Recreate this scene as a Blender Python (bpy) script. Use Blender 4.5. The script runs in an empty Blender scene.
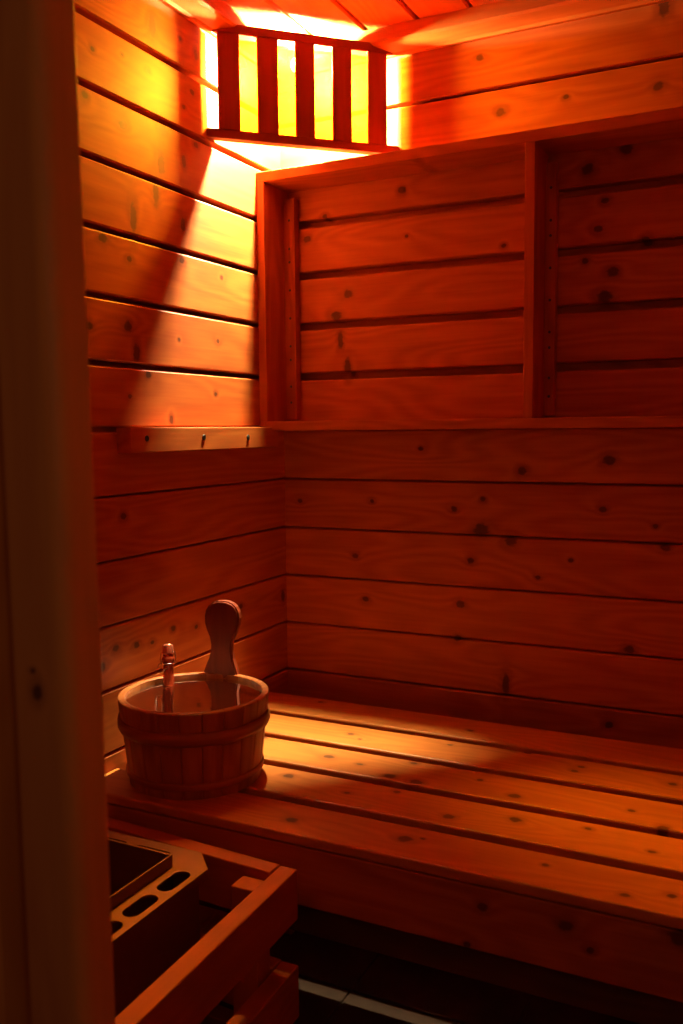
import bpy, bmesh, math, random
from mathutils import Vector, Matrix
random.seed(7)
U = 0.11                       # one "unit" = the cover width of a wall board, in metres
COL = bpy.context.scene.collection
SC = bpy.context.scene

# ------------------------------------------------------------------ materials
def new_mat(name):
    m = bpy.data.materials.new(name); m.use_nodes = True
    nt = m.node_tree; nt.nodes.clear()
    return m, nt, nt.nodes, nt.links

def wood(name, light, dark, knots=None, axes=(0, 2), auto=0.0, rough=0.55, contrast=1.0, knot_col=(0.10, 0.021, 0.006)):
    m, nt, N, L = new_mat(name)
    out = N.new('ShaderNodeOutputMaterial'); b = N.new('ShaderNodeBsdfPrincipled')
    L.new(b.outputs[0], out.inputs[0])
    b.inputs['Roughness'].default_value = rough
    b.inputs['Specular IOR Level'].default_value = 0.3
    wc = N.new('ShaderNodeAttribute'); wc.attribute_name = 'wc'
    rv = N.new('ShaderNodeAttribute'); rv.attribute_name = 'rv'
    def math_(op, a, c=None, clamp=False):
        n = N.new('ShaderNodeMath'); n.operation = op; n.use_clamp = clamp
        for i, v in enumerate((a, c)):
            if v is None: continue
            if isinstance(v, (int, float)): n.inputs[i].default_value = v
            else: L.new(v, n.inputs[i])
        return n.outputs[0]
    def vmul(vec, s):
        n = N.new('ShaderNodeVectorMath'); n.operation = 'MULTIPLY'
        L.new(vec, n.inputs[0]); n.inputs[1].default_value = s; return n.outputs[0]
    def noise(vec, detail=3, rough_=0.55):
        n = N.new('ShaderNodeTexNoise'); n.inputs['Scale'].default_value = 1
        n.inputs['Detail'].default_value = detail; n.inputs['Roughness'].default_value = rough_
        L.new(vec, n.inputs['Vector']); return n.outputs['Fac']
    # knots -----------------------------------------------------
    kn = None; halo = None
    if knots:
        wp = N.new('ShaderNodeAttribute'); wp.attribute_name = 'wp'
        for k in knots:
            u, v, r = k[:3]; el = k[3] if len(k) > 3 else 0.8
            c = [0, 0, 0]; s = [0, 0, 0]
            c[axes[0]] = u; c[axes[1]] = v; s[axes[0]] = 1 / r; s[axes[1]] = 1 / (r * el)
            n = N.new('ShaderNodeVectorMath'); n.operation = 'MULTIPLY_ADD'
            L.new(wp.outputs['Vector'], n.inputs[0]); n.inputs[1].default_value = s
            n.inputs[2].default_value = [-c[i] * s[i] for i in range(3)]
            l = N.new('ShaderNodeVectorMath'); l.operation = 'LENGTH'; L.new(n.outputs[0], l.inputs[0])
            d = l.outputs['Value']
            kn = d if kn is None else math_('MINIMUM', kn, d)
    if auto > 0:
        vv = vmul(wc.outputs['Vector'], (0.30, 0.55, 0.0))
        vo = N.new('ShaderNodeTexVoronoi'); vo.voronoi_dimensions = '2D'; vo.inputs['Scale'].default_value = 1
        L.new(vv, vo.inputs['Vector'])
        sub = N.new('ShaderNodeVectorMath'); sub.operation = 'SUBTRACT'
        L.new(vv, sub.inputs[0]); L.new(vo.outputs['Position'], sub.inputs[1])
        sc = vmul(sub.outputs[0], (1 / (0.30 * auto), 1 / (0.55 * auto * 0.8), 0))
        l = N.new('ShaderNodeVectorMath'); l.operation = 'LENGTH'; L.new(sc, l.inputs[0])
        sep = N.new('ShaderNodeSeparateColor'); L.new(vo.outputs['Color'], sep.inputs[0])
        d = math_('ADD', l.outputs['Value'], math_('MULTIPLY', math_('GREATER_THAN', sep.outputs[0], 0.55), 40))
        kn = d if kn is None else math_('MINIMUM', kn, d)
    # grain -----------------------------------------------------
    fine = noise(vmul(wc.outputs['Vector'], (0.9, 17, 17)), 3)
    broad = noise(vmul(wc.outputs['Vector'], (0.22, 2.3, 2.3)), 2)
    ring_in = noise(vmul(wc.outputs['Vector'], (0.17, 1.1, 0.8)), 1)
    ph = math_('MULTIPLY', ring_in, 75)
    if kn is not None:
        wob = noise(vmul(wc.outputs['Vector'], (9, 14, 9)), 2)
        knw = math_('ADD', kn, math_('MULTIPLY', math_('SUBTRACT', wob, 0.5), 1.0))
        h = math_('DIVIDE', 1.0, math_('ADD', 1.0, math_('MULTIPLY', kn, math_('MULTIPLY', kn, 0.35))))
        ph = math_('ADD', ph, math_('MULTIPLY', h, 9.0))
    ring = math_('ADD', math_('MULTIPLY', math_('SINE', ph), 0.5), 0.5)
    g = math_('ADD', math_('MULTIPLY', ring, 0.38 * contrast), math_('MULTIPLY', fine, 0.75 * contrast))
    g = math_('ADD', g, math_('MULTIPLY', broad, 0.5 * contrast))
    g = math_('ADD', g, math_('MULTIPLY', rv.outputs['Fac'], 0.35))
    g = math_('SUBTRACT', g, 0.35 * contrast, True)
    mix = N.new('ShaderNodeMix'); mix.data_type = 'RGBA'
    mix.inputs['A'].default_value = (*light, 1); mix.inputs['B'].default_value = (*dark, 1)
    L.new(g, mix.inputs['Factor'])
    col = mix.outputs['Result']
    if kn is not None:
        mr = N.new('ShaderNodeMapRange'); mr.interpolation_type = 'SMOOTHSTEP'
        mr.inputs['From Min'].default_value = 0.65; mr.inputs['From Max'].default_value = 1.2
        mr.inputs['To Min'].default_value = 0.88; mr.inputs['To Max'].default_value = 0.0
        L.new(knw, mr.inputs['Value'])
        mr2 = N.new('ShaderNodeMapRange'); mr2.interpolation_type = 'SMOOTHSTEP'
        mr2.inputs['From Min'].default_value = 0.9; mr2.inputs['From Max'].default_value = 2.6
        mr2.inputs['To Min'].default_value = 0.45; mr2.inputs['To Max'].default_value = 0.0
        L.new(knw, mr2.inputs['Value'])
        for f, c in ((mr2, tuple(0.55 * x for x in dark)), (mr, knot_col)):
            mx = N.new('ShaderNodeMix'); mx.data_type = 'RGBA'
            L.new(col, mx.inputs['A']); mx.inputs['B'].default_value = (*c, 1)
            L.new(f.outputs[0], mx.inputs['Factor']); col = mx.outputs['Result']
    L.new(col, b.inputs['Base Color'])
    bp = N.new('ShaderNodeBump'); bp.inputs['Strength'].default_value = 0.25; bp.inputs['Distance'].default_value = 0.0006
    L.new(math_('ADD', fine, math_('MULTIPLY', ring, 0.3)), bp.inputs['Height']); L.new(bp.outputs[0], b.inputs['Normal'])
    return m

def plain(name, col, rough=0.5, metal=0.0, noise_scale=40, var=0.15, spec=0.5):
    m, nt, N, L = new_mat(name)
    out = N.new('ShaderNodeOutputMaterial'); b = N.new('ShaderNodeBsdfPrincipled'); L.new(b.outputs[0], out.inputs[0])
    tc = N.new('ShaderNodeTexCoord'); n = N.new('ShaderNodeTexNoise'); n.inputs['Scale'].default_value = noise_scale
    n.inputs['Detail'].default_value = 4
    L.new(tc.outputs['Object'], n.inputs['Vector'])
    mx = N.new('ShaderNodeMix'); mx.data_type = 'RGBA'
    mx.inputs['A'].default_value = (*[c * (1 - var) for c in col], 1); mx.inputs['B'].default_value = (*[min(1, c * (1 + var)) for c in col], 1)
    L.new(n.outputs['Fac'], mx.inputs['Factor']); L.new(mx.outputs['Result'], b.inputs['Base Color'])
    b.inputs['Roughness'].default_value = rough; b.inputs['Metallic'].default_value = metal
    b.inputs['Specular IOR Level'].default_value = spec
    return m

LWK= [(-5.46, 5.33, 0.05), (-4.15, 5.46, 0.05), (-4.79, 5.48, 0.03), (-4.82, 4.44, 0.1), (-3.84, 4.65, 0.1), (-3.89, 4.09, 0.1, 2.2), (-3.26, 4.29, 0.06, 1.8), (-4.05, 3.59, 0.08, 3), (-3.29, 6.27, 0.05), (-2.84, 6.15, 0.06, 1.6), (-4.03, 6.19, 0.09, 2), (-2.98, 5.5, 0.06), (-3.23, 5.18, 0.05), (-2.9, 4.65, 0.07), (-4.64, 3.09, 0.08, 3), (-3.33, 3.22, 0.07, 1.6), (-5.66, 4.62, 0.07), (-5.36, 2.64, 0.09), (-4.76, 2.43, 0.07), (-3.39, 2.63, 0.07), (-2.19, 2.51, 0.05), (-5.73, 1.31, 0.08), (-4.84, 1.39, 0.1), (-4.65, 0.99, 0.08, 2), (-2.35, 1.36, 0.05), (-3.52, 1.29, 0.04), (-4.37, 0.66, 0.07), (-2.46, 0.41, 0.05), (-3.79, -0.06, 0.05, 1.6), (-4.85, 0.3, 0.05), (-5.09, -1.57, 0.07), (-5.36, -3.62, 0.08), (-4.86, -3.68, 0.07), (-4.46, -3.72, 0.05), (-3.89, -3.6, 0.07), (-3.22, -3.71, 0.05), (-5.68, -3.84, 0.09), (-1.76, -3.61, 0.07), (-0.15, -3.68, 0.08, 1.5)]
BWK= [(4.14, 6.35, 0.07), (4.53, 5.35, 0.09), (5.68, 5.42, 0.05), (7.2, 5.34, 0.09), (7.26, 6.58, 0.09, 1.8), (2.63, 4.23, 0.08), (0.99, 3.92, 0.06), (0.59, 3.52, 0.08), (2.72, 3.37, 0.04), (1.48, 2.39, 0.1), (1.22, 1.98, 0.12), (1.31, 1.51, 0.06, 3), (1.46, 0.98, 0.07, 2.5), (6.71, 4.4, 0.11), (6.07, 4.16, 0.11), (6.37, 3.6, 0.07), (6.26, 3.14, 0.08), (7.05, 2.88, 0.08), (6.05, 2.62, 0.06), (6.52, 2.4, 0.1), (6.39, 1.99, 0.13), (4.6, 3.02, 0.05), (0.35, -1.7, 0.06), (1.97, -1.66, 0.05), (3.67, -1.77, 0.07), (1.6, -2.77, 0.07), (4.01, -2.73, 0.08), (1.82, -3.63, 0.07), (3.8, -3.58, 0.09), (3.74, -4.24, 0.08), (4.2, -2.14, 0.15), (4.78, -2.32, 0.12), (3.0, -0.63, 0.06), (4.24, -1.56, 0.06), (6.42, -1.69, 0.07), (5.88, -2.62, 0.05), (5.28, -2.97, 0.05), (7.48, -2.31, 0.08), (7.31, -1.95, 0.05), (6.91, -4.15, 0.09), (4.97, -1.03, 0.09), (6.51, -0.82, 0.11), (4.7, -5.04, 0.07, 3), (6.59, -5.55, 0.08)]
BEK= [(1.34, -1.08, 0.06), (2.68, -2.5, 0.07), (2.93, -2.67, 0.04), (2.83, -3.64, 0.09), (3.42, -3.72, 0.05), (4.04, -3.97, 0.1), (4.49, -4.03, 0.11), (4.18, -3.32, 0.06), (4.38, -4.49, 0.06), (3.74, -4.83, 0.05), (5.34, -4.97, 0.09), (5.06, -5.85, 0.11), (5.27, -5.75, 0.04), (4.42, -2.3, 0.05), (4.5, -1.46, 0.06), (5.33, -3.55, 0.05), (5.96, -3.91, 0.09), (6.19, -4.68, 0.09), (6.59, -2.38, 0.06), (6.54, -2.59, 0.06), (5.69, -2.13, 0.06), (7.55, -3.73, 0.05), (8.01, -4.11, 0.08), (7.13, -4.55, 0.05), (7.97, -4.88, 0.05), (7.95, -2.5, 0.07), (6.86, -5.78, 0.05), (7.84, -6.1, 0.06), (8.32, -5.9, 0.06), (2.65, -4.62, 0.09), (3.47, -5.97, 0.09), (1.41, -3.29, 0.06)]
APK= [(7.23, -5.9, 0.09), (8.46, -5.73, 0.12), (6.25, -5.91, 0.07), (6.06, -6.42, 0.05), (7.51, -6.12, 0.05)]

WL, WD = (0.58, 0.138, 0.019), (0.36, 0.060, 0.007)
M = {}
M['wall_l'] = wood('spruce_wall_left', WL, WD, LWK, (1, 2))
M['wall_b'] = wood('spruce_wall_back', WL, WD, BWK, (0, 2))
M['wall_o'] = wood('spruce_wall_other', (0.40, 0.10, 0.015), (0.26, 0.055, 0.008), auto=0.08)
M['bench'] = wood('bench_slats', (0.66, 0.195, 0.030), (0.47, 0.115, 0.015), BEK, (0, 1), rough=0.45)
M['apron'] = wood('bench_apron', WL, WD, APK, (0, 2))
M['frame'] = wood('frame_spruce', WL, WD, auto=0.06)
M['trimw'] = wood('cornice_spruce', (0.74, 0.22, 0.035), (0.56, 0.14, 0.02), auto=0.05)
M['shade'] = wood('shade_alder', (0.42, 0.055, 0.010), (0.32, 0.04, 0.007))
M['bucket'] = wood('bucket_staves', (0.50, 0.13, 0.02), (0.30, 0.06, 0.009), contrast=1.2)
M['handle'] = wood('handle_wood_shaded', (0.26, 0.032, 0.005), (0.17, 0.02, 0.003))  # darker than the staves: shade of the backlit face put into its colour
M['shadedw'] = wood('shaded_beam_wood', (0.16, 0.05, 0.015), (0.10, 0.03, 0.01))  # beam wood darkened to paint in the shade under the bench
M['guard'] = wood('guard_wood', (0.50, 0.095, 0.013), (0.36, 0.06, 0.008), auto=0.05)
M['jamb'] = wood('jamb_wood', (0.74, 0.24, 0.04), (0.60, 0.165, 0.026), [(5.55, -1.72, 0.035, 1.6), (5.52, -1.60, 0.02)], (0, 2))
M['dark'] = plain('dark_floor', (0.070, 0.030, 0.018), 0.6, 0, 30, 0.3, 0.3)
M['steel'] = plain('heater_steel', (0.26, 0.10, 0.055), 0.5, 0.7, 60, 0.1)
M['blackm'] = plain('heater_black', (0.03, 0.025, 0.025), 0.55, 0.3, 60, 0.2)
M['stone'] = plain('stones', (0.10, 0.085, 0.08), 0.85, 0, 35, 0.4)
M['screw'] = plain('screw_metal', (0.10, 0.08, 0.07), 0.4, 0.8)
M['wire'] = plain('bail_wire', (0.75, 0.60, 0.50), 0.2, 1.0)
M['stopper'] = plain('stopper_copper', (0.85, 0.22, 0.12), 0.22, 0.7, 30, 0.1)

def glass_mat():
    m, nt, N, L = new_mat('bottle_glass')
    out = N.new('ShaderNodeOutputMaterial'); b = N.new('ShaderNodeBsdfPrincipled'); L.new(b.outputs[0], out.inputs[0])
    b.inputs['Base Color'].default_value = (0.50, 0.06, 0.02, 1); b.inputs['Roughness'].default_value = 0.048
    b.inputs['Transmission Weight'].default_value = 0.55; b.inputs['IOR'].default_value = 1.5
    return m
M['glass'] = glass_mat()

def water_mat():
    m, nt, N, L = new_mat('bucket_water')
    out = N.new('ShaderNodeOutputMaterial'); mx = N.new('ShaderNodeMixShader')
    t = N.new('ShaderNodeBsdfTransparent'); t.inputs[0].default_value = (0.14, 0.05, 0.03, 1)
    g = N.new('ShaderNodeBsdfGlossy'); g.inputs['Roughness'].default_value = 0.07
    lw = N.new('ShaderNodeFresnel'); lw.inputs[0].default_value = 1.33
    tc = N.new('ShaderNodeTexCoord'); n = N.new('ShaderNodeTexNoise'); n.inputs['Scale'].default_value = 35
    bp = N.new('ShaderNodeBump'); bp.inputs['Strength'].default_value = 0.08; bp.inputs['Distance'].default_value = 0.002
    L.new(tc.outputs['Object'], n.inputs['Vector']); L.new(n.outputs['Fac'], bp.inputs['Height'])
    L.new(bp.outputs[0], g.inputs['Normal'])
    L.new(lw.outputs[0], mx.inputs[0]); L.new(t.outputs[0], mx.inputs[1]); L.new(g.outputs[0], mx.inputs[2]); L.new(mx.outputs[0], out.inputs[0])
    return m
M['water'] = water_mat()

def emit(name, col, s):
    m, nt, N, L = new_mat(name)
    out = N.new('ShaderNodeOutputMaterial'); e = N.new('ShaderNodeEmission')
    e.inputs[0].default_value = (*col, 1); e.inputs[1].default_value = s; L.new(e.outputs[0], out.inputs[0]); return m
BULB_STRENGTH = 30000
M['bulb'] = emit('bulb_glow', (1.0, 0.94, 0.54), BULB_STRENGTH)

def diffuser():
    m, nt, N, L = new_mat('shade_veneer')
    out = N.new('ShaderNodeOutputMaterial'); mx = N.new('ShaderNodeMixShader'); mx.inputs[0].default_value = 0.1
    t = N.new('ShaderNodeBsdfTranslucent'); d = N.new('ShaderNodeBsdfDiffuse')
    tc = N.new('ShaderNodeTexCoord'); n = N.new('ShaderNodeTexNoise'); n.inputs['Scale'].default_value = 25
    L.new(tc.outputs['Object'], n.inputs['Vector'])
    c = N.new('ShaderNodeMix'); c.data_type = 'RGBA'
    c.inputs['A'].default_value = (0.60, 0.10, 0.004, 1); c.inputs['B'].default_value = (0.68, 0.125, 0.005, 1)
    L.new(n.outputs['Fac'], c.inputs['Factor']); L.new(c.outputs['Result'], t.inputs[0])
    d.inputs[0].default_value = (0.5, 0.2, 0.04, 1)
    L.new(t.outputs[0], mx.inputs[1]); L.new(d.outputs[0], mx.inputs[2]); 
    tp = N.new('ShaderNodeBsdfTransparent'); tp.inputs[0].default_value = (1.0, 0.68, 0.20, 1)
    m2 = N.new('ShaderNodeMixShader'); m2.inputs[0].default_value = 0.55
    L.new(mx.outputs[0], m2.inputs[1]); L.new(tp.outputs[0], m2.inputs[2]); L.new(m2.outputs[0], out.inputs[0]); return m
M['diff'] = diffuser()

# ------------------------------------------------------------------ mesh builder (unit coordinates)
AX = {'x': (Vector((1,0,0)), Vector((0,0,1)), Vector((0,1,0))),
      'y': (Vector((0,1,0)), Vector((0,0,1)), Vector((1,0,0))),
      'z': (Vector((0,0,1)), Vector((1,0,0)), Vector((0,1,0)))}
class MB:
    def __init__(s): s.v=[]; s.f=[]; s.wc=[]; s.rv=[]; s.smooth=[]
    def add(s, verts, faces, grain='x', smooth=False, rv=None, axes=None, off=None):
        l, a, n = axes if axes else AX[grain]
        o = Vector((random.uniform(0, 60), random.uniform(0, 60), random.uniform(0, 60))) if off is None else off
        r = random.uniform(-.5, .5) if rv is None else rv
        base = len(s.v)
        for p in verts:
            p = Vector(p); s.v.append(p); s.wc.append((p.dot(l) + o.x, p.dot(a) + o.y, p.dot(n) + o.z)); s.rv.append(r)
        for f in faces: s.f.append(tuple(base + i for i in f)); s.smooth.append(smooth)
        return s
    def addbm(s, bm, **k):
        bm.verts.ensure_lookup_table(); bm.verts.index_update()
        s.add([v.co.copy() for v in bm.verts], [[v.index for v in f.verts] for f in bm.faces], **k); bm.free(); return s
    def box(s, x0, x1, y0, y1, z0, z1, bev=0.02, grain='x', **k):
        bm = bmesh.new(); bmesh.ops.create_cube(bm, size=1)
        for v in bm.verts:
            v.co = Vector(((x0+x1)/2 + v.co.x*(x1-x0), (y0+y1)/2 + v.co.y*(y1-y0), (z0+z1)/2 + v.co.z*(z1-z0)))
        if bev > 0: bmesh.ops.bevel(bm, geom=bm.edges[:], offset=bev, segments=2, affect='EDGES', profile=0.5, clamp_overlap=True)
        return s.addbm(bm, grain=grain, **k)
    def obox(s, p, d, length, thick, z0, z1, bev=0.02, **k):
        """board from plan point p along plan direction d; thickness to the RIGHT of d"""
        d = Vector((d[0], d[1], 0)).normalized(); n = Vector((d.y, -d.x, 0)); p = Vector((p[0], p[1], 0))
        bm = bmesh.new(); bmesh.ops.create_cube(bm, size=1)
        for v in bm.verts:
            c = v.co + Vector((.5, .5, .5))
            v.co = p + d*(c.x*length) + n*(c.y*thick) + Vector((0, 0, z0 + c.z*(z1-z0)))
        bmesh.ops.recalc_face_normals(bm, faces=bm.faces[:])
        if bev > 0: bmesh.ops.bevel(bm, geom=bm.edges[:], offset=bev, segments=2, affect='EDGES', profile=0.5)
        return s.addbm(bm, axes=(d, Vector((0,0,1)), n), **k)
    def prism(s, prof, axis, t0, t1, **k):
        """closed 2-D profile swept along an axis"""
        n = len(prof)
        def P(q, t): return {'x': (t, q[0], q[1]), 'y': (q[0], t, q[1]), 'z': (q[0], q[1], t)}[axis]
        vs = [P(q, t0) for q in prof] + [P(q, t1) for q in prof]
        fs = [(i, (i+1) % n, n+(i+1) % n, n+i) for i in range(n)] + [tuple(range(n))[::-1], tuple(range(n, 2*n))]
        bm = bmesh.new(); bv = [bm.verts.new(v) for v in vs]
        for f in fs: bm.faces.new([bv[i] for i in f])
        bmesh.ops.recalc_face_normals(bm, faces=bm.faces[:])
        return s.addbm(bm, grain=axis, **k)
    def lathe(s, prof, c, seg=64, axis=(0,0,1), smooth=True, grain='z', **k):
        """open profile (r,h) around an axis through c"""
        ax = Vector(axis).normalized(); q = Vector((0,0,1)).rotation_difference(ax); c = Vector(c)
        vs=[]; fs=[]; m=len(prof)
        for i in range(seg):
            t = 2*math.pi*i/seg
            for r, h in prof: vs.append(c + q @ Vector((r*math.cos(t), r*math.sin(t), h)))
        for i in range(seg):
            j=(i+1)%seg
            for a in range(m-1): fs.append((i*m+a, j*m+a, j*m+a+1, i*m+a+1))
        if prof[0][0] > 1e-4: pass
        bm = bmesh.new(); bv=[bm.verts.new(v) for v in vs]
        for f in fs: bm.faces.new([bv[i] for i in f])
        bmesh.ops.remove_doubles(bm, verts=bm.verts[:], dist=1e-5)
        bmesh.ops.recalc_face_normals(bm, faces=bm.faces[:])
        return s.addbm(bm, grain=grain, smooth=smooth, **k)
    def tube(s, pts, r, seg=8, **k):
        pts=[Vector(p) for p in pts]; vs=[]; fs=[]
        up = Vector((0,0,1))
        for i,p in enumerate(pts):
            d=(pts[min(i+1,len(pts)-1)]-pts[max(i-1,0)]).normalized()
            a=d.cross(up) if abs(d.dot(up))<.95 else d.cross(Vector((1,0,0)))
            a.normalize(); b=d.cross(a)
            for j in range(seg):
                t=2*math.pi*j/seg; vs.append(p+a*r*math.cos(t)+b*r*math.sin(t))
        for i in range(len(pts)-1):
            for j in range(seg): fs.append((i*seg+j, i*seg+(j+1)%seg, (i+1)*seg+(j+1)%seg, (i+1)*seg+j))
        fs.append(tuple(range(seg))[::-1]); fs.append(tuple((len(pts)-1)*seg+j for j in range(seg)))
        return s.add(vs, fs, smooth=True, **k)
    def build(s, name, mat, parent=None, props=None):
        org = Vector(parent['_o']) if parent is not None and '_o' in parent else Vector((0,0,0))
        if parent is not None and '_o' not in parent and parent.parent is not None: org = Vector(parent.parent.get('_o', (0,0,0)))
        me = bpy.data.meshes.new(name)
        me.from_pydata([tuple((p - org) * U) for p in s.v], [], s.f)
        me.polygons.foreach_set('use_smooth', s.smooth)
        a = me.attributes.new('wc', 'FLOAT_VECTOR', 'POINT'); a.data.foreach_set('vector', [c for t in s.wc for c in t])
        a = me.attributes.new('wp', 'FLOAT_VECTOR', 'POINT'); a.data.foreach_set('vector', [c for t in s.v for c in t])
        a = me.attributes.new('rv', 'FLOAT', 'POINT'); a.data.foreach_set('value', s.rv)
        me.materials.append(mat); me.validate(); me.update()
        o = bpy.data.objects.new(name, me); COL.objects.link(o)
        if parent is not None: o.parent = parent
        for k, v in (props or {}).items(): o[k] = v
        return o
def thing(name, label, cat, org, group=None):
    o = bpy.data.objects.new(name, None); COL.objects.link(o)
    o.location = Vector(org) * U; o['_o'] = list(org); o['label'] = label; o['category'] = cat
    o.empty_display_size = 0.05
    if group: o['group'] = group
    return o
def single(label, cat, group=None, kind=None):
    d = {'label': label, 'category': cat}
    if group: d['group'] = group
    if kind: d['kind'] = kind
    return d
ST = {'kind': 'structure'}

# ------------------------------------------------------------------ room shell
RX, RY, FZ, CZ = 14.0, -12.2, -10.4, 7.05       # right wall, front wall, floor, ceiling (units)
def board_rows(zlo, zhi, gap_of):
    rows = []
    k = math.floor(6.74 - zhi)
    top = zhi
    for k in range(-2, 22):
        z = 6.74 - k                         # top edge of board k (below the groove)
        bot = z - 1 + gap_of(z - 1)
        a, b_ = max(bot, zlo), min(z, zhi)
        if b_ - a > 0.03: rows.append((a, b_))
    return rows
def gap_left(z): return 0.085 if z > -0.5 else 0.03
def gap_back(z): return 0.05 if z > 5 else (0.15 if z > 0 else 0.03)
T = 0.30
def plank_wall(name, axis, t0, t1, face, inward, gap, mat, holes=None):
    mb = MB()
    for (a, b_) in board_rows(FZ, CZ, gap):
        f0 = face - inward * T
        # profile (d, z): back rectangle with chamfered front edges
        c = 0.025
        pr = [(f0, a), (face - inward*c, a), (face, a + c), (face, b_ - c), (face - inward*c, b_), (f0, b_)]
        for (s0, s1) in (holes(a, b_) if holes else [(t0, t1)]):
            mb.prism(pr, axis, s0, s1)
    # backing that closes the grooves
    f1 = face - inward * 0.27; f2 = face - inward * 0.5
    for (s0, s1, z0, z1) in ([(t0 - (.5 if axis == 'x' else 0), t1 + .5, FZ, CZ)] if not holes else [(t0, 5.15, FZ, CZ), (10.5, t1, FZ, CZ), (5.15, 10.5, 6.0, CZ)]):
        mb.prism([(f2, z0), (f1, z0), (f1, z1), (f2, z1)], axis, s0, s1)
    return mb.build(name, mat, None, ST)
plank_wall('wall_left', 'y', RY, 0.0, 0.0, 1, gap_left, M['wall_l'])
plank_wall('wall_back', 'x', 0.0, RX, 0.0, -1, gap_back, M['wall_b'])
plank_wall('wall_right', 'y', RY, 0.0, RX, -1, gap_left, M['wall_o'])
def door_holes(a, b_): return [(0, RX)] if a > 6.0 else [(0, 5.15), (10.5, RX)]
plank_wall('wall_front', 'x', 0.0, RX, RY, 1, gap_left, M['wall_o'], door_holes)
# ceiling boards run towards the back wall, joints at x = 1.1, 2.1 ...
mb = MB()
x = -0.9
while x < RX:
    a, b_ = max(x + 0.03, -0.5), min(x + 0.97, RX + 0.5)
    if b_ > a:
        c = 0.03
        mb.prism([(a, CZ + T), (a, CZ + c), (a + c, CZ), (b_ - c, CZ), (b_, CZ + c), (b_, CZ + T)], 'y', RY - 0.3, 0.3)
    x += 1.0
mb.prism([(-.5, CZ + .12), (RX + .5, CZ + .12), (RX + .5, CZ + .5), (-.5, CZ + .5)], 'y', RY - .3, .3)
for o_ in ():
    pass
mb.build('ceiling', M['trimw'], None, ST)
# dark floor: large tiles with thin joints
mb = MB()
tx = -0.5
while tx < RX + .5:
    ty = RY - 8
    while ty < 0.5:
        mb.box(tx + .02, min(tx + 3.0, RX + 0.5) - .02, ty + .02, min(ty + 3.0, 0.5) - .02, FZ - .25, FZ, 0.02)
        ty += 3.0
    tx += 3.0
mb.box(-.5, RX + .5, RY - 8, .5, FZ - .5, FZ - .04, 0)
mb.build('floor', M['dark'], None, ST)
# cornice mouldings
def cornice(name, axis, t0, t1, face, inw):
    pr = [(0, CZ), (0.42, CZ), (0.42, CZ - .24), (0.38, CZ - .28), (0.12, CZ - .36), (0.08, CZ - .40), (0, CZ - .40)]
    mb = MB(); mb.prism([(face + inw * a, z) for a, z in pr], axis, t0, t1)
    return mb.build(name, M['trimw'], None, ST)
cornice('trim_1', 'y', RY, 0.0, 0.0, 1)
cornice('trim_2', 'x', 0.42, RX, 0.0, -1)

# door jamb at the near left: rounded stud, rebate, then the casing
mb = MB()
def rounded(x0, x1, y0, y1, r, n=6):
    pts = []
    for cx, cy, a0 in ((x1 - r, y0 + r, -90), (x1 - .04, y1 - .04, 0), (x0 + .04, y1 - .04, 90), (x0 + .05, y0 + .05, 180)):
        rr = {-90: r, 0: .04, 90: .04, 180: .05}[a0]
        for i in range(n + 1):
            t = math.radians(a0 + 90 * i / n); pts.append((cx + rr * math.cos(t), cy + rr * math.sin(t)))
    return pts
mb.prism(rounded(5.36, 5.80, -12.52, -12.22, 0.10), 'z', FZ, 6.2, rv=0.0)
for p in mb.v: p.x -= .009 * (p.z + 3.6)
mb.build('door_jamb', M['jamb'], None, ST).name = 'door_1'
mb = MB()
mb.prism([(4.6, -12.56), (5.16, -12.56), (5.19, -12.53), (5.19, -12.2), (4.6, -12.2)], 'z', FZ, 6.2, rv=0.0)
mb.prism([(5.19, -12.32), (5.36, -12.32), (5.36, -12.2), (5.19, -12.2)], 'z', FZ, 6.2, rv=0.3)
mb.build('trim_3', M['jamb'], None, ST)
mb = MB()
mb.prism([(10.2, -12.52), (10.8, -12.52), (10.8, -12.2), (10.2, -12.2)], 'z', FZ, 6.2)
mb.prism([(-12.52, 5.8), (-12.2, 5.8), (-12.2, 6.2), (-12.52, 6.2)], 'x', 5.8, 10.2)
mb.build('trim_4', M['jamb'], None, ST)

# ------------------------------------------------------------------ open frame on the back wall
fr = thing('wall_frame', 'shallow open spruce frame fixed on the back wall below the corner lamp, with one upright divider', 'frame', (7.0, 0, -0.26))
MB().box(0.0, 0.17, -0.95, 0.0, -0.08, 4.47, 0.012, 'z').build('end_board', M['frame'], fr)
MB().box(0.0, RX, -0.95, 0.0, 4.47, 4.66, 0.012, 'x').build('top_board', M['frame'], fr)
MB().box(0.0, RX, -0.95, 0.0, -0.26, -0.08, 0.012, 'x').build('bottom_board', M['frame'], fr)
MB().box(5.23, 5.40, -0.95, 0.0, -0.08, 4.47, 0.012, 'z').build('divider', M['frame'], fr)
MB().box(10.5, 10.67, -0.95, 0.0, -0.08, 4.47, 0.012, 'z').build('divider', M['frame'], fr)
for bx0 in (0.17, 5.40):
    w = 0.24 if bx0 < 1 else 0.18
    bt = MB().box(bx0, bx0 + w, -0.2, 0.0, -0.04, 4.30, 0.012, 'z').build('batten', M['frame'], fr)
    for zz in (3.88, 3.33, 3.07, 2.52, 1.97, 1.42, 1.15, 0.62, 0.3):
        MB().lathe([(0, .008), (.018, .006), (.026, 0), (.026, -.02), (0, -.02)], (bx0 + w * .5, -0.2, zz), 10, (0, -1, 0)).build('screw', M['screw'], bt)

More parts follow.
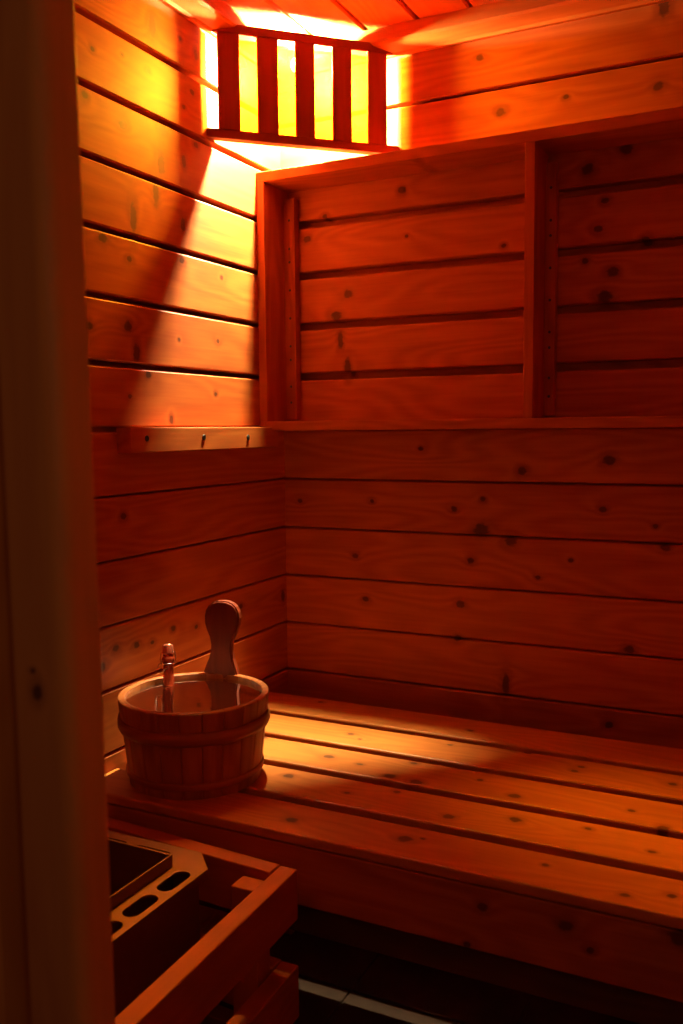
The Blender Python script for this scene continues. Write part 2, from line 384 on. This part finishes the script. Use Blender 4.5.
# ------------------------------------------------------------------ wooden cleat with three screws on the left wall
cl = thing('wooden_cleat', 'short pale wooden cleat screwed on the left wall under the lit boards', 'cleat', (0.14, -3.0, -0.58))
MB().box(0.0, 0.28, -5.19, -0.72, -0.58, -0.19, 0.012, 'y', rv=-0.5).build('block', M['frame'], cl)
for yy, zz in ((-4.81, -.36), (-3.26, -.36), (-1.84, -.38)):
    mb = MB()
    mb.lathe([(0, .004), (.03, .004), (.045, .012), (.05, 0), (.05, -.03), (0, -.03)], (0.28, yy, zz), 14, (1, 0, 0))
    mb.box(.278, .290, yy - .035, yy + .035, zz - .006, zz + .006, 0); mb.box(.278, .290, yy - .006, yy + .006, zz - .035, zz + .035, 0)
    mb.build('screw', M['screw'], cl)

# ------------------------------------------------------------------ sauna bench
BZ = -5.5
be = thing('sauna_bench', 'long slatted spruce sauna bench with a deep front apron along the back wall', 'bench', (7.0, -3.6, FZ))
for y0, y1 in ((-1.88, -.86), (-3.02, -2.08), (-4.14, -3.22), (-5.25, -4.34), (-6.34, -5.46)):
    MB().box(0.02, RX - .02, y0, y1, BZ - .145, BZ, 0.03, 'x', axes=(Vector((1,0,0)), Vector((0,1,0)), Vector((0,0,1)))).build('slat', M['bench'], be)
MB().box(0.02, RX - .02, -6.32, -6.08, -6.47, BZ - .165, 0.02, 'x', rv=0.1).build('apron', M['apron'], be)
MB().box(0.02, RX - .02, -5.75, -5.55, -7.22, BZ - .145, 0.02, 'x').build('support_beam', M['shadedw'], be)
MB().box(0.02, RX - .02, -1.3, -1.1, -6.3, BZ - .145, 0.02, 'x').build('support_beam', M['frame'], be)
for xx in (0.06, 6.6, 13.5):
    MB().box(xx, xx + .2, -6.08, -0.9, -6.0, BZ - .145, 0.02, 'y').build('cross_beam', M['frame'], be)
for xx in (0.28, 13.3):
    for yy in (-5.5, -1.1):
        MB().box(xx, xx + .35, yy, yy + .35, FZ, -6.0, 0.02, 'z').build('leg', M['frame'], be)

# ------------------------------------------------------------------ corner lamp
la = thing('corner_lamp', 'wooden corner lamp shade of five dark slats glowing in the upper corner', 'lamp', (0.6, -0.6, 4.9))
S2 = math.sqrt(.5)
def lp(s, d, z):          # s along the shade (0 = middle), d towards the room, point in units
    c = Vector((1.28, -1.28, 0)); return c + Vector((S2, S2, 0)) * s + Vector((S2, -S2, 0)) * d + Vector((0, 0, z))
LAX = (Vector((S2, S2, 0)), Vector((0, 0, 1)), Vector((S2, -S2, 0)))
def rail(z0, z1, nm):
    # trapezoid ends cut at 45 degrees to meet both walls
    mb = MB(); d0, d1 = (-.18 if nm == 'bottom_rail' else -.34), .03
    e = lambda d: 1.81 + d - 0.01
    vs = []
    for z in (z0, z1):
        vs += [lp(-e(d0), d0, z), lp(e(d0), d0, z), lp(e(d1), d1, z), lp(-e(d1), d1, z)]
    bm = bmesh.new(); bv = [bm.verts.new(v) for v in vs]
    for f in ((0,1,2,3),(7,6,5,4),(0,4,5,1),(1,5,6,2),(2,6,7,3),(3,7,4,0)): bm.faces.new([bv[i] for i in f])
    bmesh.ops.recalc_face_normals(bm, faces=bm.faces[:]); bmesh.ops.bevel(bm, geom=bm.edges[:], offset=.012, segments=2, affect='EDGES')
    mb.addbm(bm, axes=LAX); mb.build(nm, M['shade'], la)
rail(6.66, 6.83, 'top_rail'); rail(4.88, 5.03, 'bottom_rail')
for s0, s1 in ((-1.60, -1.21), (-.89, -.51), (-.19, .17), (.51, .88), (1.19, 1.57)):
    vs = []
    bm = bmesh.new(); bmesh.ops.create_cube(bm, size=1)
    for v in bm.verts:
        c = v.co + Vector((.5, .5, .5)); v.co = lp(s0 + c.x * (s1 - s0), -.04 + c.y * .07, 5.02 + c.z * 1.65)
    bmesh.ops.recalc_face_normals(bm, faces=bm.faces[:]); bmesh.ops.bevel(bm, geom=bm.edges[:], offset=.012, segments=2, affect='EDGES')
    MB().addbm(bm, axes=(Vector((0,0,1)), LAX[0], LAX[2])).build('slat', M['shade'], la)
bm = bmesh.new(); bmesh.ops.create_cube(bm, size=1)
for v in bm.verts:
    c = v.co + Vector((.5, .5, .5)); v.co = lp(-1.56 + c.x * 3.1, -.11 + c.y * .02, 5.06 + c.z * 1.56)
bmesh.ops.recalc_face_normals(bm, faces=bm.faces[:])
MB().addbm(bm, axes=LAX).build('diffuser', M['diff'], la, {'label': 'thin amber veneer panel glowing behind the slats'})
BC = (0.84, -0.73, 6.56)
sock = MB()
sock.lathe([(0, .47), (.18, .47), (.18, .33), (.08, .26), (.06, .08), (.0, .08)], BC, 24)
sock.build('socket', M['blackm'], la)
mb = MB(); mb.lathe([(0, -.135), (.045, -.128), (.094, -.098), (.125, -.055), (.135, 0), (.125, .055), (.094, .098), (.07, .130), (0, .135)], BC, 32)
mb.build('bulb', M['bulb'], la, {'label': 'glowing round bulb'})

# ------------------------------------------------------------------ bucket
BX, BY = 1.32, -5.16; RT, RB, ZT = 1.14, 0.99, -4.20
bu = thing('wooden_bucket', 'round wooden sauna bucket with tall paddle handle standing on the bench', 'bucket', (BX, BY, BZ))
def rad(z): return RB + (RT - RB) * (z - BZ) / (ZT - BZ)
# stave wall: closed ring with slight joints between staves
NS, sub = 22, 4
mb = MB()
prof = [(-.02, ZT - .025), (-.005, ZT - .005), (-.02, ZT), (-.105, ZT), (-.125, ZT - .02), (-.13, -5.2), (-.13, BZ + .09)]
for k in range(NS):
    vs = []; fs = []; m_ = 0
    outer = [(0, BZ + .0), (0, BZ + .3), (0, ZT - .03), (-.008, ZT - .008), (-.025, ZT), (-.095, ZT), (-.11, ZT - .012), (-.115, -5.2), (-.115, BZ)]
    m_ = len(outer)
    a0 = 2 * math.pi * k / NS; a1 = 2 * math.pi * (k + 1) / NS
    th = [a0 + .0015] + [a0 + (a1 - a0) * j / sub for j in range(1, sub)] + [a1 - .0015]
    th = [a0 + .002, a0 + .014] + [a0 + (a1 - a0) * j / sub for j in range(1, sub)] + [a1 - .014, a1 - .002]
    for j, t in enumerate(th):
        dr = -.010 if j in (0, len(th) - 1) else 0
        for o_, z in outer:
            r = rad(z) + o_ + (dr if o_ > -.06 else -dr * 0)
            vs.append((BX + r * math.cos(t), BY + r * math.sin(t), z))
    for j in range(len(th) - 1):
        for i in range(m_): fs.append((j*m_+i, (j+1)*m_+i, (j+1)*m_+(i+1) % m_, j*m_+(i+1) % m_))
    fs.append(tuple(range(m_))); fs.append(tuple((len(th)-1)*m_ + i for i in range(m_))[::-1])
    bm = bmesh.new(); bv = [bm.verts.new(v) for v in vs]
    for f in fs: bm.faces.new([bv[i] for i in f])
    bmesh.ops.recalc_face_normals(bm, faces=bm.faces[:])
    mb.addbm(bm, grain='z')
mb.build('stave_wall', M['bucket'], bu)
MB().lathe([(0, BZ + .07), (RB - .11, BZ + .07), (RB - .11, BZ + .17), (0, BZ + .17)], (BX, BY, 0), 48, smooth=False, grain='x').build('base', M['bucket'], bu)
def hoop(z0, z1, bulge):
    pr = [(rad(z0) - .01, z0), (rad(z0) + bulge*.7, z0 + .015), (rad((z0+z1)/2) + bulge, z0 + (z1-z0)*.35), (rad((z0+z1)/2) + bulge, z0 + (z1-z0)*.7), (rad(z1) + bulge*.6, z1 - .015), (rad(z1) - .01, z1), (rad(z0) - .01, z0)]
    # grain runs round the hoop
    mb = MB(); m_ = len(pr) - 1; seg = 72; vs=[]; fs=[]
    for i in range(seg):
        t = 2*math.pi*i/seg
        for r, z in pr[:-1]: vs.append((BX + r*math.cos(t), BY + r*math.sin(t), z))
    for i in range(seg):
        for a in range(m_): fs.append((i*m_+a, ((i+1) % seg)*m_+a, ((i+1) % seg)*m_+(a+1) % m_, i*m_+(a+1) % m_))
    mb.add(vs, fs, grain='x', smooth=True, rv=.3)
    mb.wc = [(math.atan2(p.y-BY, p.x-BX)*1.1 + 3, p.z + 20, 5) for p in mb.v]
    return mb.build('hoop', M['bucket'], bu)
hoop(-4.70, -4.48, .055); hoop(-5.38, -5.25, .032)
# tall handle stave: paddle outline standing on the rear rim
HX, HY = 1.10, BY + 1.08
out = []
half = [(w_ * .93, z_ - .02 * (z_ > -3.6)) for w_, z_ in [(0.34, -4.75), (0.345, -4.32), (0.335, -4.22), (0.29, -4.10), (0.225, -3.96), (0.195, -3.84), (0.195, -3.74), (0.225, -3.62), (0.28, -3.50), (0.325, -3.38), (0.335, -3.27), (0.315, -3.17), (0.265, -3.09), (0.19, -3.035), (0.10, -3.008), (0, -3.0)]]
out = [(w, z) for w, z in half] + [(-w, z) for w, z in half[:-1][::-1]]
bm = bmesh.new()
tang = Vector((1, 0.12, 0)).normalized(); nrm = Vector((-tang.y, tang.x, 0))
def hp(w, z, d):
    lean = (z + 4.2) * .10
    return Vector((HX, HY, 0)) + tang * w + nrm * (d + lean) + Vector((0, 0, z))
fv = [bm.verts.new(hp(w, z, -.07)) for w, z in out]; kv = [bm.verts.new(hp(w, z, .07)) for w, z in out]
bm.faces.new(fv); bm.faces.new(kv[::-1]); n_ = len(out)
for i in range(n_): bm.faces.new((fv[i], kv[i], kv[(i+1) % n_], fv[(i+1) % n_]))
bmesh.ops.recalc_face_normals(bm, faces=bm.faces[:])
rim = [e for e in bm.edges if (e.verts[0] in fv) == (e.verts[1] in fv)]
bmesh.ops.bevel(bm, geom=rim, offset=.022, segments=3, affect='EDGES')
MB().addbm(bm, axes=(Vector((0,0,1)), tang, nrm)).build('handle', M['handle'], bu, {'label': 'tall paddle-shaped stave handle'})

# water
WZ = ZT - .085
r_in = rad(WZ) - .125
MB().lathe([(0, WZ), (r_in - .03, WZ), (r_in, WZ + .006)], (BX, BY, 0), 64).build('bucket_water', M['water'], None,
    single('still dark water filling the wooden bucket', 'water', kind='stuff'))

# swing-top bottle standing in the water
bo_base = Vector((0.72, -5.02, BZ + .18)); bo_ent = Vector((0.55, -4.78, WZ)); bax = (bo_ent - bo_base).normalized()
bo = thing('bottle', 'small swing-top bottle standing in the bucket with its neck above the water', 'bottle', tuple(bo_base))
LT = 1.86
pr = [(0, 0.02), (.2, 0), (.235, .03), (.24, .1), (.24, .62), (.225, .74), (.17, .88), (.11, 1.0), (.09, 1.12), (.080, 1.40), (.080, 1.42), (.100, 1.435), (.104, 1.47), (.10, 1.50), (.082, 1.515), (.082, 1.55), (.0, 1.55)]
MB().lathe(pr, bo_base, 32, bax).build('glass_body', M['glass'], bo)
MB().lathe([(0, 1.54), (.075, 1.54), (.08, 1.55), (.092, 1.56), (.094, 1.58), (.088, 1.63), (.086, 1.68), (.076, 1.71), (.045, 1.722), (0, 1.724)], bo_base, 28, bax).build('stopper', M['stopper'], bo)
q = Vector((0,0,1)).rotation_difference(bax)
def bp_(x, y, z): return bo_base + q @ Vector((x, y, z))
W = MB()
ring = [bp_(.104*math.cos(t), .104*math.sin(t), 1.40) for t in [i*math.pi/12 for i in range(25)]]
W.tube(ring, .009)
vx, vy = 0.81, 0.59                     # sideways across the view
for sgn in (1, -1):
    W.tube([bp_(sgn*.104*vx, sgn*.104*vy, 1.40), bp_(sgn*.125*vx, sgn*.125*vy, 1.48), bp_(sgn*.11*vx, sgn*.11*vy, 1.58), bp_(sgn*.08*vx, sgn*.08*vy, 1.60)], .008)
W.tube([bp_(-.104*vx, -.104*vy, 1.42), bp_(-.15*vx, -.15*vy, 1.40), bp_(-.18*vx, -.18*vy, 1.33), bp_(-.15*vx+.02, -.15*vy-.04, 1.27), bp_(-.06, -.12, 1.27), bp_(.02, -.12, 1.31), bp_(.10*vx, .10*vy, 1.42)], .008)
W.build('wire_bail', M['wire'], bo)

# ------------------------------------------------------------------ heater guard rail
gu = thing('heater_guard', 'open railing of spruce boards standing round the heater in front of the bench', 'railing', (2.6, -8.0, FZ))
GC = Vector((4.006, -6.794))                         # outer back corner
dY = Vector((0.030, -1)).normalized(); dX = Vector((-1, 0.063)).normalized()
TH = 0.245
def rails(z0, z1):
    MB().obox(GC, dY, 4.6, TH, z0, z1, .018).build('side_rail', M['guard'], gu)            # thickness towards -x
    p = GC + dX * (TH + .012)
    n = Vector((dX.y, -dX.x))                       # right of dX points to +y; use start at the inner face
    q0 = p - n * TH
    MB().obox(q0, dX, 3.73, TH, z0, z1, .018).build('back_rail', M['guard'], gu)
rails(-6.356, -5.70); rails(-7.646, -6.962)
MB().obox(GC + dX * (TH + .6) + Vector((0, -TH)), dX, 3.10, TH, -8.506, -7.90, .018).build('back_rail', M['guard'], gu)
MB().box(3.37, 3.745, -7.345, -7.052, FZ, -5.80, .018, 'z').build('post', M['guard'], gu)
MB().box(3.44, 3.80, -11.3, -11.0, FZ, -5.80, .018, 'z').build('post', M['guard'], gu)

# ------------------------------------------------------------------ sauna heater
he = thing('sauna_heater', 'steel sauna heater with slotted top rim and open stone basket inside the railing', 'heater', (1.7, -8.6, -9.2))
def curve_plate(name, outer, holes, z, th, mat, parent):
    cu = bpy.data.curves.new('tmp', 'CURVE'); cu.dimensions = '2D'; cu.fill_mode = 'BOTH'; cu.extrude = th * U / 2
    org = Vector(parent['_o'])
    for poly in [outer] + holes:
        sp = cu.splines.new('POLY'); sp.points.add(len(poly) - 1); sp.use_cyclic_u = True
        for pt, (x_, y_) in zip(sp.points, poly): pt.co = ((x_ - org.x) * U, (y_ - org.y) * U, 0, 1)
    tmp = bpy.data.objects.new('tmp', cu); COL.objects.link(tmp)
    dg = bpy.context.evaluated_depsgraph_get(); me = bpy.data.meshes.new_from_object(tmp.evaluated_get(dg))
    bpy.data.objects.remove(tmp); bpy.data.curves.remove(cu)
    for v in me.vertices: v.co.z += (z - org.z) * U
    me.materials.clear(); me.materials.append(mat); me.name = name
    o = bpy.data.objects.new(name, me); COL.objects.link(o); o.parent = parent; return o
def slot(cx, cy, w, l, along='y'):
    pts = []; r = w / 2; h = l / 2 - r
    for i in range(9): t = math.pi * i / 8; pts.append((r * math.cos(t), h + r * math.sin(t)))
    for i in range(9): t = math.pi + math.pi * i / 8; pts.append((r * math.cos(t), -h + r * math.sin(t)))
    return [(cx + a, cy + b_) if along == 'y' else (cx + b_, cy + a) for a, b_ in pts]
x0, x1, y0, y1, ch = 0.55, 3.146, -10.54, -7.165, 0.33
CT = -5.584
outer = [(x0 + ch, y1), (x1 - ch, y1), (x1, y1 - ch), (x1, y0 + ch), (x1 - ch, y0), (x0 + ch, y0), (x0, y0 + ch), (x0, y1 - ch)]
cx0, cx1, cy0, cy1 = 1.08, 2.717, -10.1, -7.624
holes = [[(cx0, cy0), (cx1, cy0), (cx1, cy1), (cx0, cy1)]]
for yy in (-7.917, -8.533, -9.149, -9.764): holes += [slot(2.951, yy, .225, .51), slot(.82, yy, .19, .50)]
for xx in (1.52, 2.22): holes += [slot(xx, -7.40, .14, .56, 'x'), slot(xx, -10.32, .17, .50, 'x')]
curve_plate('top_plate', outer, holes, CT, .03, M['steel'], he)
# folded-down rim and side panels
mb = MB()
def ring_wall(poly, z0, z1, th, mb):
    n = len(poly); c = Vector((sum(p[0] for p in poly)/n, sum(p[1] for p in poly)/n))
    inner = [tuple(c + (Vector(p) - c) * (1 - th / (Vector(p) - c).length)) for p in poly]
    vs = [(*p, z0) for p in poly] + [(*p, z1) for p in poly] + [(*p, z1) for p in inner] + [(*p, z0) for p in inner]; fs = []
    for i in range(n):
        j = (i + 1) % n
        for a in range(4): fs.append((a*n+i, a*n+j, ((a+1) % 4)*n+j, ((a+1) % 4)*n+i))
    bm = bmesh.new(); bv = [bm.verts.new(v) for v in vs]
    for f in fs: bm.faces.new([bv[i] for i in f])
    bmesh.ops.recalc_face_normals(bm, faces=bm.faces[:]); mb.addbm(bm)
ring_wall(outer, CT - .10, CT + .014, .03, mb)
mb.build('rim', M['steel'], he)
mb = MB(); ins = [(a * .93 + 1.85 * .07, b_ * .95 - 8.85 * .05) for a, b_ in outer]
ring_wall(ins, -8.9, CT - .08, .03, mb); mb.build('side_panel', M['steel'], he)
mb = MB(); ring_wall([(cx0, cy0), (cx1, cy0), (cx1, cy1), (cx0, cy1)], CT - 2.6, CT + .17, .03, mb)
mb.box(cx0, cx1, cy0, cy1, CT - 2.65, CT - 2.6, 0); mb.build('basket', M['steel'], he)
mb = MB(); mb.box(.0, .5, -10.0, -7.3, -8.5, -6.3, .02); mb.build('wall_mount', M['blackm'], he)
# stones in the basket
def stone_mesh(i):
    bm = bmesh.new(); bmesh.ops.create_icosphere(bm, subdivisions=2, radius=1)
    rr = random.Random(i); ph = [rr.uniform(0, 6) for _ in range(6)]
    for v in bm.verts:
        c = v.co.copy(); k = 1 + .12*math.sin(2.3*c.x+ph[0]) + .10*math.sin(3.1*c.y+ph[1]) + .10*math.sin(2.7*c.z+ph[2])
        v.co = Vector((c.x*k*.27, c.y*k*.22, c.z*k*.18)) * U
    me = bpy.data.meshes.new('heater_stone'); bm.to_mesh(me); bm.free(); me.materials.append(M['stone']); return me
sm = [stone_mesh(i) for i in range(5)]
where = ['by the back edge of the basket', 'in the second row from the basket back', 'in the third row from the basket back', 'in the fourth row from the basket back', 'in the near end of the basket']
n_ = 0
for lev, zz in enumerate((-7.35, -7.05)):
    for r_i, yy in enumerate((-7.96, -8.41, -8.86, -9.31, -9.76)):
        for c_i, xx in enumerate((1.40, 1.90, 2.40)):
            if lev == 1 and (r_i + c_i) % 2: continue
            o = bpy.data.objects.new('heater_stone', sm[n_ % 5]); COL.objects.link(o)
            o.location = Vector((xx, yy, zz)) * U
            o.rotation_euler = (0, 0, random.uniform(0, 6))
            o['label'] = 'dark rounded stone lying in the steel basket of the heater'
            o['category'] = 'stone'; o['group'] = 'stones in the heater basket'; n_ += 1
# bed that carries the stones
MB().box(cx0 + .04, cx1 - .04, cy0 + .04, cy1 - .04, -7.62, -7.54, .0).build('heating_grate', M['blackm'], he)

# ------------------------------------------------------------------ lights from the doorway side
def area(name, loc, target, size, power, col):
    l = bpy.data.lights.new(name, 'AREA'); l.energy = power; l.color = col; l.size = size
    o = bpy.data.objects.new(name, l); COL.objects.link(o); o.location = Vector(loc) * U
    o.rotation_euler = (Vector(target) * U - o.location).to_track_quat('-Z', 'Y').to_euler(); return o
area('hall_light', (10.6, -17.2, 1.5), (5.8, -12.4, -1), 0.2, 0.36, (1.0, 0.66, 0.34))

w = bpy.data.worlds.new('world'); SC.world = w; w.use_nodes = True
w.node_tree.nodes['Background'].inputs[0].default_value = (0.68, 0.26, 0.27, 1)
w.node_tree.nodes['Background'].inputs[1].default_value = 0.048

# ------------------------------------------------------------------ camera
cam = bpy.data.cameras.new('camera'); co = bpy.data.objects.new('camera', cam); COL.objects.link(co)
f, yaw, pitch, roll = 909.463, -0.460, -0.091, -0.009
fwd = Vector((math.sin(yaw)*math.cos(pitch), math.cos(yaw)*math.cos(pitch), math.sin(pitch)))
right = Vector((math.cos(yaw), -math.sin(yaw), 0)); up = right.cross(fwd)
r_ = right*math.cos(roll) + up*math.sin(roll); u_ = -right*math.sin(roll) + up*math.cos(roll)
mt = Matrix((r_, u_, -fwd)).transposed().to_4x4(); mt.translation = Vector((9.37, -16.297, -0.24)) * U
co.matrix_world = mt
cam.sensor_fit = 'VERTICAL'; cam.sensor_height = 36; cam.lens = f / 1024 * 36
cam.clip_start = 0.01
cam.dof.use_dof = True; cam.dof.focus_distance = 15.5 * U; cam.dof.aperture_fstop = 7.0
SC.camera = co
vs = SC.view_settings; vs.view_transform = 'Standard'; vs.look = 'None'; vs.exposure = 0.0; vs.gamma = 1.0; vs.use_curve_mapping = False
try:
    SC.cycles.use_denoising = True; SC.cycles.denoiser = 'OPENIMAGEDENOISE'
    SC.cycles.max_bounces = 10; SC.cycles.diffuse_bounces = 6; SC.cycles.sample_clamp_indirect = 8
    SC.cycles.transparent_max_bounces = 8
except Exception: pass
for o in list(SC.objects):
    if '_o' in o: del o['_o']
